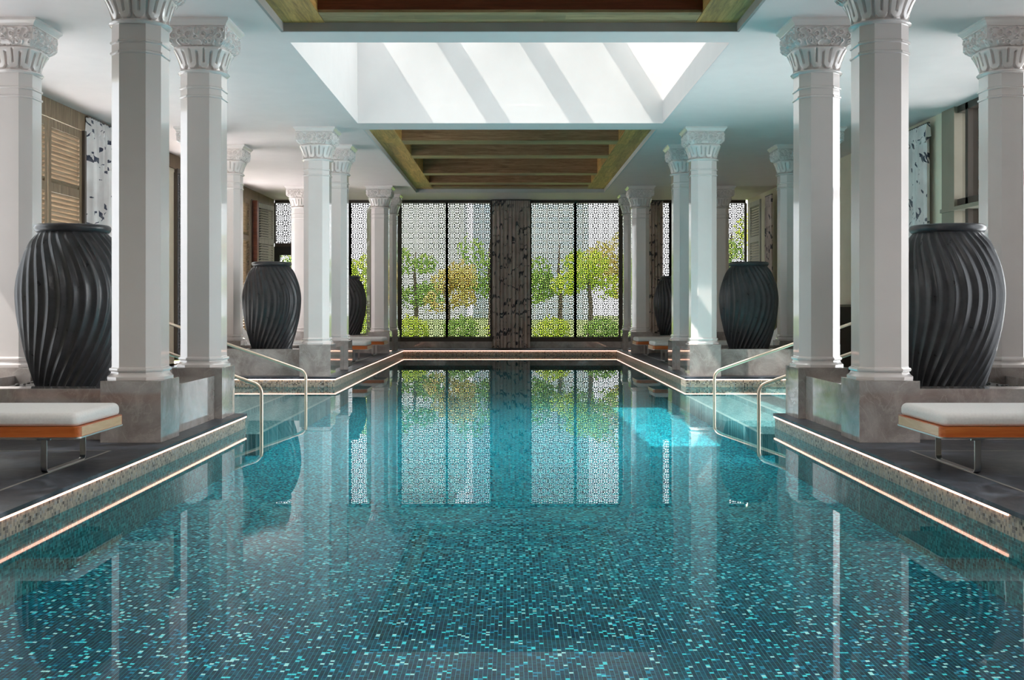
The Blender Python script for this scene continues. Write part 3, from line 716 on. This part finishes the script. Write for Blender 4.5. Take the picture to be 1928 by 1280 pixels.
def leaf_band():
    NP = 12; per = 20; n = NP * per; m_ = MB(); rings = []; nt_ = 26
    for j in range(nt_ + 1):
        t = j / nt_; ring = []
        for i in range(n):
            th = 2 * PI * i / n; u = (i % per) / per
            base = .228 + .072 * t ** 2.4 + .012 * math.sin(t * PI)
            p = 2 + 2.6 * t * t
            sq = (abs(math.cos(th)) ** p + abs(math.sin(th)) ** p) ** (-1 / p)
            r = base * (1 + (sq - 1) * .75)
            d1 = abs(u - .5); slit = max(0, min(1, (.085 - d1) / .05)) * max(0, min(1, (t - .26) / .06)) * max(0, min(1, (.95 - t) / .1))
            ug = min(u, 1 - u); gw = .10 + .35 * max(0, .22 - t) / .22 * max(0, .22 - t) / .22
            gap = max(0, min(1, (gw - ug) / .05)) * max(0, min(1, (.80 - t) / .06))
            low = 1 if t > .05 else t / .05
            r += .030 * (1 - max(slit, gap)) * low - .006
            if t > .9: r -= .03 * (t - .9) / .1
            ring.append((r * math.sin(th), -r * math.cos(th), t * .235))
        rings.append(ring)
    return m_.loft(rings)
def make_column():
    e = empty('column')
    H = ZC - ZD; zp = .56
    MB().box(-.275, .275, -.275, .275, 0, zp).build('plinth', M['marble'], e, bevel=.004)
    zs = H - .565
    sh = MB(); sh.loft([octo(0, zp + .118), octo(0, zs)]); sh.build('shaft', M['column'], e)
    bp = [(.034, 0), (.036, .006), (.036, .030), (.030, .036), (.014, .050), (.006, .064), (.006, .074), (.016, .078), (.022, .088), (.022, .098), (.016, .108), (.004, .112), (0.001, .120)]
    MB().loft([octo(o, zp + .001 + z) for o, z in bp]).build('base_moulding', M['column'], e, smooth=35)
    for zb in (H - .735, H - .832):
        MB().loft([octo(o, zb + z) for o, z in ((-.002, -.016), (.006, -.014), (.013, -.008), (.014, 0), (.013, .008), (.006, .014), (-.002, .016))]).build('band', M['column'], e, smooth=35)
    MB().lathe([(.2, -.022), (.245, -.022), (.272, -.014), (.282, 0), (.272, .014), (.25, .022), (.2, .022)], 64, (0, 0, zs + .008)).build('collar', M['column'], e, smooth=40)
    lb = leaf_band().build('leaf_band', M['column'], e, smooth=50); lb.location = (0, 0, H - .535)
    cb = carved_block().build('carved_block', M['column'], e, smooth=50); cb.location = (0, 0, H - .300)
    pr = [(.318, 0), (.330, .002), (.330, .014), (.336, .024), (.348, .040), (.362, .052), (.366, .058), (.366, .084)]
    ab = MB().loft([[(-r, -r, z), (r, -r, z), (r, r, z), (-r, r, z)] for r, z in pr]).build('abacus', M['column'], e, smooth=30); ab.location = (0, 0, H - .0845)
    return e
proto = make_column()
XI, XO = 3.435, 5.535
cols = []
for s_, nm in ((-1, 'left'), (1, 'right')):
    cols += [
        (s_ * XI, 10.175, 'tall white octagonal column nearest the viewer on the %s, its capital cut by the top edge' % nm),
        (s_ * XI, 12.275, 'white octagonal column at the pool edge directly behind the nearest one on the %s' % nm),
        (s_ * XO, 12.275, 'white octagonal column at the far %s edge of the picture, behind the nearest urn' % nm),
        (s_ * XI, 19.525, 'white octagonal column at the pool corner beyond the %s alcove, beside the middle urn' % nm),
        (s_ * XI, 21.625, 'white octagonal column half hidden behind the %s alcove corner column' % nm),
        (s_ * XO, 21.625, 'white octagonal column on the outer %s side behind the middle urn' % nm),
        (s_ * XO, 19.525, 'white octagonal column almost hidden behind the second %s column, only its capital edge showing' % nm),
        (s_ * XI, 28.935, 'grey shaded octagonal column before the far windows, %s side of the pool' % nm),
        (s_ * XI, 31.035, 'slim looking octagonal column closest to the far windows on the %s' % nm),
        (s_ * XO, 28.935, 'grey shaded octagonal column on the outer %s near the far corner screen' % nm)]
for i, (x, y_, lab) in enumerate(cols):
    o = proto if i == 0 else copy_tree(proto)
    o.location = (x, y_, ZD); tag(o, lab, 'column', 'columns around the pool')

# ---------------------------------------------------------------- planters and urns
def make_planter():
    """four low walls between the four plinths"""
    e = empty('stone_planter'); h = .472; q = .774      # inner face of a plinth; its outer face is at 1.326
    xo, yo = 1.245, 1.10
    for sy in (-1, 1): MB().box(-q, q, sy * yo, sy * (yo - .30), 0, h).build('side_wall', M['marble'], e, bevel=.003)
    for sx in (-1, 1): MB().box(sx * xo, sx * (xo - .30), -q, q, 0, h).build('side_wall', M['marble'], e, bevel=.003)
    MB().box(-q, q, -q, q, 0, .40).build('planter_fill', M['soil'], e)
    pb = MB()
    for k in range(90):
        for _ in range(9):
            x = random.uniform(-.74, .74); y_ = random.uniform(-.74, .74)
            if math.hypot(x, y_) > .42: break
        r = random.uniform(.012, .03)
        pb.lathe([(0.001, -r * .6), (r * .8, -r * .3), (r, 0), (r * .75, r * .4), (0.001, r * .6)], 7, (x, y_, .40 + r * .45), False, False)
    tag(pb.build('pebbles', M['soil'], e, smooth=60), 'loose dark pebbles', kind='stuff')
    return e
pl0 = make_planter()
PLX = (XI + XO) / 2
def urn_profile(t):
    pts = [(0, .350), (.04, .362), (.14, .410), (.28, .468), (.42, .512), (.55, .535), (.64, .535), (.74, .510), (.83, .468), (.91, .415), (.965, .365), (1.0, .335)]
    for i in range(len(pts) - 1):
        if t <= pts[i + 1][0]:
            t0, r0 = pts[max(i - 1, 0)]; t1, r1 = pts[i]; t2, r2 = pts[i + 1]; t3, r3 = pts[min(i + 2, len(pts) - 1)]
            m1 = (r2 - r0) / max(1e-6, t2 - t0); m2 = (r3 - r1) / max(1e-6, t3 - t1); hh = t2 - t1; s_ = (t - t1) / hh
            return (2 * s_**3 - 3 * s_**2 + 1) * r1 + (s_**3 - 2 * s_**2 + s_) * hh * m1 + (-2 * s_**3 + 3 * s_**2) * r2 + (s_**3 - s_**2) * hh * m2
    return pts[-1][1]
def make_urn():
    e = empty('urn'); NF, per, nv = 30, 10, 72; HB = 1.60; rings = []
    for j in range(nv + 1):
        t = j / nv; r0 = urn_profile(t)
        ph = math.radians(16 - (150 if t > .58 else 115) * (t - .58) ** 2)
        fade = min(1, (1 - t) / .05) * min(1, .4 + t / .05)
        ring = []
        for i in range(NF * per):
            th = 2 * PI * i / (NF * per); cyc = (i % per) / per
            rib = 1 - abs(2 * cyc - 1); rib = rib ** 1.4
            r = r0 - .012 + .024 * rib * fade
            a = th + ph - PI / 2
            ring.append((r * math.cos(a), r * math.sin(a), t * HB))
        rings.append(ring)
    MB().loft(rings, True, False).build('body', M['urn'], e, smooth=70)
    rim = [(.30, -.02), (.335, -.02), (.352, -.012), (.366, .006), (.372, .028), (.366, .050), (.350, .062), (.325, .064), (.305, .055), (.300, .03), (.300, -.3), (.05, -.5)]
    MB().lathe(rim, 96, (0, 0, HB), False, True).build('rim', M['urn'], e, smooth=50)
    return e
u0 = make_urn()
first = True
for yc, depth in ((11.225, 'nearest'), (20.575, 'middle'), (29.985, 'farthest')):
    for s_, nm in ((-1, 'left'), (1, 'right')):
        p = pl0 if first else copy_tree(pl0); p.location = (s_ * PLX, yc, ZD)
        tag(p, 'low grey marble planter under the %s urn on the %s' % (depth, nm), 'planter', 'marble planters between the columns')
        u = u0 if first else copy_tree(u0); u.location = (s_ * PLX, yc, ZD + .402)
        tag(u, 'tall black fluted urn with swirling ribs, the %s one on the %s' % (depth, nm), 'urn', 'black fluted urns')
        first = False

# ---------------------------------------------------------------- loungers
def rounded_slab(x0, x1, y0, y1, z0, z1, r, top=0.0, seg=6, dome=0.0):
    """slab with rounded plan corners and, with top > 0, rounded upper and lower edges"""
    def ring(ins, z):
        pts = []; rr = max(.002, r - ins)
        for (cx, cy, a0) in ((x1 - r, y0 + r, -PI / 2), (x1 - r, y1 - r, 0), (x0 + r, y1 - r, PI / 2), (x0 + r, y0 + r, PI)):
            for k in range(seg + 1):
                a = a0 + k / seg * PI / 2; pts.append((cx + rr * math.cos(a), cy + rr * math.sin(a), z))
        return pts
    rings = []
    if top:
        for k in range(5): a = k / 4 * PI / 2; rings.append(ring(top * .6 * (1 - math.sin(a)), z0 + top * .6 * (1 - math.cos(a))))
        for k in range(7): a = k / 6 * PI / 2; rings.append(ring(top * (1 - math.cos(a)), z1 - top + top * math.sin(a)))
        rings.append(ring(top + .06 if r > top + .06 else top * 1.02, z1 + dome))
    else: rings = [ring(0, z0), ring(0, z1)]
    return MB().loft(rings)
def make_lounger():
    """local frame: end at x = 0, body runs to -x, y 0..0.95, z up from the deck"""
    e = empty('pool_lounger'); Ln = 2.0; W = .93
    rounded_slab(-Ln, 0, 0, W, .277, .352, .045).build('wooden_frame', M['teak'], e, smooth=40)
    MB().box(-.002, .0015, .055, W - .055, .281, .348).build('lit_end_face', M['teak_lit_end'], e)  # thin sheet that carries the painted lit tone of the end
    rounded_slab(-Ln - .004, .004, -.004, W + .004, .266, .277, .047).build('underframe', M['steel'], e, smooth=40)
    rounded_slab(-Ln + .01, -.018, .012, W - .012, .353, .452, .055, .045).build('cushion', M['cushion'], e, smooth=60)
    for xl in (-.30, -1.60):
        pts = []; r = .045; y0, y1 = .10, W - .08; zt = .265; wd = .045; th = .010
        path = [(y0, zt)]
        for k in range(7): a = PI + k / 6 * PI / 2; path.append((y0 + r + r * math.cos(a), r + .001 + r * math.sin(a)))
        for k in range(7): a = -PI / 2 + k / 6 * PI / 2; path.append((y1 - r + r * math.cos(a), r + .001 + r * math.sin(a)))
        path.append((y1, zt)); rings = []
        for i, (yy, zz) in enumerate(path):
            q0 = path[max(i - 1, 0)]; q1 = path[min(i + 1, len(path) - 1)]
            ty, tz = q1[0] - q0[0], q1[1] - q0[1]; l = math.hypot(ty, tz); ny, nz = -tz / l, ty / l
            rings.append([(xl - wd / 2, yy, zz), (xl + wd / 2, yy, zz), (xl + wd / 2, yy + ny * th, zz + nz * th), (xl - wd / 2, yy + ny * th, zz + nz * th)])
        lg = MB().loft(rings).build('leg_loop', M['steel'], e, smooth=35)
        for yy in (y0 + .005, y1 - .005):
            MB().tube([(xl - .05, yy, .255), (xl + .05, yy, .255)], .013, 10).build('bracket', M['steel'], lg, smooth=40)
    return e
lg0 = make_lounger()
lspots = [(-3.15, 7.99, 1, 'long teak lounger bench with white cushion on the near left deck'), (3.15, 7.99, -1, 'long teak lounger bench with white cushion on the near right deck'),
          (-3.17, 24.25, 1, 'small looking lounger bench beyond the left alcove, the nearer of two'), (3.17, 24.25, -1, 'small looking lounger bench beyond the right alcove, the nearer of two'),
          (-3.15, 27.30, 1, 'lounger bench on the far left deck, in front of the shaded far column'), (3.15, 27.30, -1, 'lounger bench on the far right deck, in front of the shaded far column')]
for i, (x, y_, s_, lab) in enumerate(lspots):
    o = lg0 if i == 0 else copy_tree(lg0)
    o.location = (x, y_ if s_ > 0 else y_ + .93, ZD + .001); o.rotation_euler = (0, 0, 0 if s_ > 0 else PI)
    tag(o, lab, 'lounger', 'cushioned lounger benches')

# reclining chaises in the side aisles
def make_chaise():
    e = empty('reclining_chaise'); W = .72
    rounded_slab(0, 1.35, 0, W, .26, .31, .04).build('seat_frame', M['teak'], e, smooth=40)
    rounded_slab(.02, 1.33, .015, W - .015, .311, .40, .05, .04).build('seat_cushion', M['cushion'], e, smooth=60)
    b = rounded_slab(0, .80, 0, W, 0, .045, .04).build('back_frame', M['teak'], e, smooth=40); b.location = (1.33, 0, .27); b.rotation_euler = (0, -math.radians(48), 0)
    cu = rounded_slab(.02, .80, .015, W - .015, .046, .14, .05, .04).build('back_cushion', M['cushion'], e, smooth=60); cu.location = (1.33, 0, .27); cu.rotation_euler = (0, -math.radians(48), 0)
    for x in (.15, 1.2):
        for yy in (.05, W - .09): MB().box(x, x + .04, yy, yy + .04, 0, .26).build('leg', M['steel'], e)
    return e
ch0 = make_chaise()
for i, (x, y_, rz, lab) in enumerate(((-4.15, 23.6, PI, 'reclining chaise with raised white backrest half hidden by the middle left urn'), (4.15, 22.9, 0, 'reclining chaise with raised white backrest half hidden by the middle right urn'))):
    o = ch0 if i == 0 else copy_tree(ch0); o.location = (x, y_, ZD + .001); o.rotation_euler = (0, 0, rz); tag(o, lab, 'chaise', 'reclining chaises in the aisles')

# dark louvred cabinet glimpsed between the near right columns
cb = empty('cabinet', (XW - .5, 22.2, ZD)); tag(cb, 'dark slatted cabinet against the right wall, glimpsed between the near right columns', 'cabinet')
MB().box(0, .46, 0, 2.2, 0, 1.22).build('body', M['bronze'], cb); MB().box(-.02, .48, -.02, 2.22, 1.22, 1.27).build('top', M['taupe'], cb)
for k in range(3):
    dr = MB().box(-.02, -.002, .03 + k * .72, .70 + k * .72, .08, 1.18)
    for q in range(4): dr.box(-.026, -.02, .05 + k * .72, .68 + k * .72, .12 + q * .27, .36 + q * .27)
    dr.build('door', M['bronze'], cb)

# ---------------------------------------------------------------- handrails
def fillet(pts, r, n=8):
    out = [Vector(pts[0])]
    for i in range(1, len(pts) - 1):
        p, a, b = Vector(pts[i]), Vector(pts[i - 1]), Vector(pts[i + 1]); u = (a - p).normalized(); v = (b - p).normalized()
        ang = u.angle(v); dd_ = r / math.tan(ang / 2); s0 = p + u * dd_; s1 = p + v * dd_
        cc = p + (u + v).normalized() * (r / math.sin(ang / 2)); w0 = s0 - cc; w1 = s1 - cc; tot = w0.angle(w1)
        ax = w0.cross(w1).normalized()
        for k in range(n + 1): out.append(cc + Matrix.Rotation(tot * k / n, 3, ax) @ w0)
    out.append(Vector(pts[-1])); return out
for s_, nm in ((-1, 'left'), (1, 'right')):
    for yy, wh in ((13.2, 'nearer'), (16.07, 'farther')):
        e = empty('handrail', (s_ * 5.6, yy, ZD)); tag(e, 'polished metal handrail over the %s alcove steps, the %s of the pair' % (nm, wh), 'handrail', 'pool handrails')
        pts = [(s_ * 5.6, yy, ZD), (s_ * 5.6, yy, .44 + .352 * 2.6), (s_ * 3.0, yy, .44), (s_ * 3.0, yy, -.41)]
        pts = [(p[0] - s_ * 5.6, 0, p[2] - ZD) for p in pts]
        MB().tube(fillet(pts, .13), .022, 14).build('rail', M['brass'], e, smooth=60)
        MB().lathe([(.022, .002), (.05, .002), (.05, .008), (.03, .012), (.022, .02)], 24, (0, 0, 0)).build('base_flange', M['brass'], e, smooth=40)

# ---------------------------------------------------------------- garden beyond the far windows
struct(MB().box(-60, 60, YF + .5, 160, -.25, .0).build('garden_lawn', M['lawn']), 'garden lawn outside')
struct(MB().box(-20, 20, YF + .5, 35.2, 0.0, .06).build('garden_path', M['paving']), 'paved path outside the far windows')
def leaves(n, sx, sy, sz, cz, size):
    m_ = MB()
    for _ in range(n):
        while True:
            p = np.array([random.uniform(-1, 1) for _ in range(3)])
            q = np.dot(p, p)
            if q <= 1 and q > .25: break
        wob = 1 + .22 * math.sin(5 * p[0] + 3 * p[2]) * math.cos(4 * p[1])
        ctr = Vector((p[0] * sx * wob, p[1] * sy * wob, cz + p[2] * sz * wob))
        a = Vector([random.gauss(0, 1) for _ in range(3)]).normalized(); b = a.orthogonal().normalized(); s_ = size * random.uniform(.6, 1.3)
        m_.add([ctr + a * s_, ctr + b * s_ * .45, ctr - a * s_, ctr - b * s_ * .45 + a.cross(b) * s_ * .15], [(0, 1, 2, 3)])
    return m_
trees = [(-5.9, 40.5, 3.2, 1.1, 'leaf_lime'), (-3.9, 45, 4.3, 1.3, 'leaf_green'), (-2.4, 41.5, 3.4, 1.1, 'leaf_gold'), (-.9, 48, 5.0, 1.5, 'leaf_green'), (2.0, 44.5, 4.6, 1.3, 'leaf_green'), (2.9, 40, 3.9, 1.2, 'leaf_lime'),
         (4.6, 43, 4.4, 1.4, 'leaf_gold'), (6.9, 40, 4.8, 1.6, 'leaf_green'), (-8.4, 42, 4.6, 1.7, 'leaf_green'), (8.9, 44, 5.2, 1.6, 'leaf_lime')]
tw = {'leaf_lime': 'lime', 'leaf_green': 'mid green', 'leaf_gold': 'golden'}
wher = ['left of the left panes', 'behind the outer left pane', 'behind the left mullion', 'left of the dark curtain', 'just right of the dark curtain', 'behind the right mullion', 'behind the outer right pane', 'behind the far right corner screen', 'behind the far left corner screen', 'beyond the right end of the screens']
for (x, y_, h, r, lm), wh in zip(trees, wher):
    e = empty('garden_tree', (x, y_, 0)); tag(e, '%s garden tree seen through the pierced screen, %s' % (tw[lm], wh), 'tree', 'trees in the garden')
    MB().tube([(0, 0, 0), (.05, .02, h * .35), (-.04, 0, h * .62), (.02, 0, h * .85)], [.11, .085, .06, .02], 9).build('trunk', M['bark'], e, smooth=50)
    fo = MB()
    for q in range(6):
        sub = leaves(190, r * random.uniform(.38, .62), r * .5, h * random.uniform(.09, .16), 0, .11); o_ = (random.uniform(-.75, .75) * r, random.uniform(-.4, .4) * r, h * random.uniform(.40, .93))
        fo.add([(p[0] + o_[0], p[1] + o_[1], p[2] + o_[2]) for p in sub.v], sub.f)
    fo.build('foliage', M[lm], e)
shrubs = []
for i in range(9):
    x = -6.4 + i * 1.6 + random.uniform(-.2, .2); y_ = 36.6 + random.uniform(-.5, .5)
    e = empty('garden_shrub', (x, y_, 0)); tag(e, 'round green shrub below the screens, %s in the row' % ['leftmost', 'second from the left', 'third from the left', 'fourth from the left', 'the middle one', 'fourth from the right', 'third from the right', 'second from the right', 'rightmost'][i], 'shrub', 'low shrubs in the garden')
    MB().tube([(0, 0, 0), (0, 0, .4)], [.04, .02], 8).build('stem', M['bark'], e)
    leaves(650, .62, .6, .40 + .12 * random.random(), .62, .07).build('foliage', M['leaf_lime' if i % 3 else 'leaf_green'], e)
def tower(x, y_, w, dd_, h, mat, label):
    e = empty('tower_block', (x, y_, 0)); tag(e, label, 'building')
    MB().box(-w / 2, w / 2, 0, dd_, 0, h).build('facade', M[mat], e); MB().box(-w / 2 + 1, w / 2 - 1, 1, dd_ - 1, h, h + 1.5).build('roof', M['paving'], e)
tower(-9, 118, 8, 10, 18.5, 'tower_grey', 'pale grey tower block far beyond the left screens')
tower(5.0, 112, 6, 10, 26, 'tower_blue', 'blue glass tower far beyond the right screens')
tower(-2.0, 132, 5, 9, 26, 'tower_blue', 'blue glass tower just left of the dark curtain')
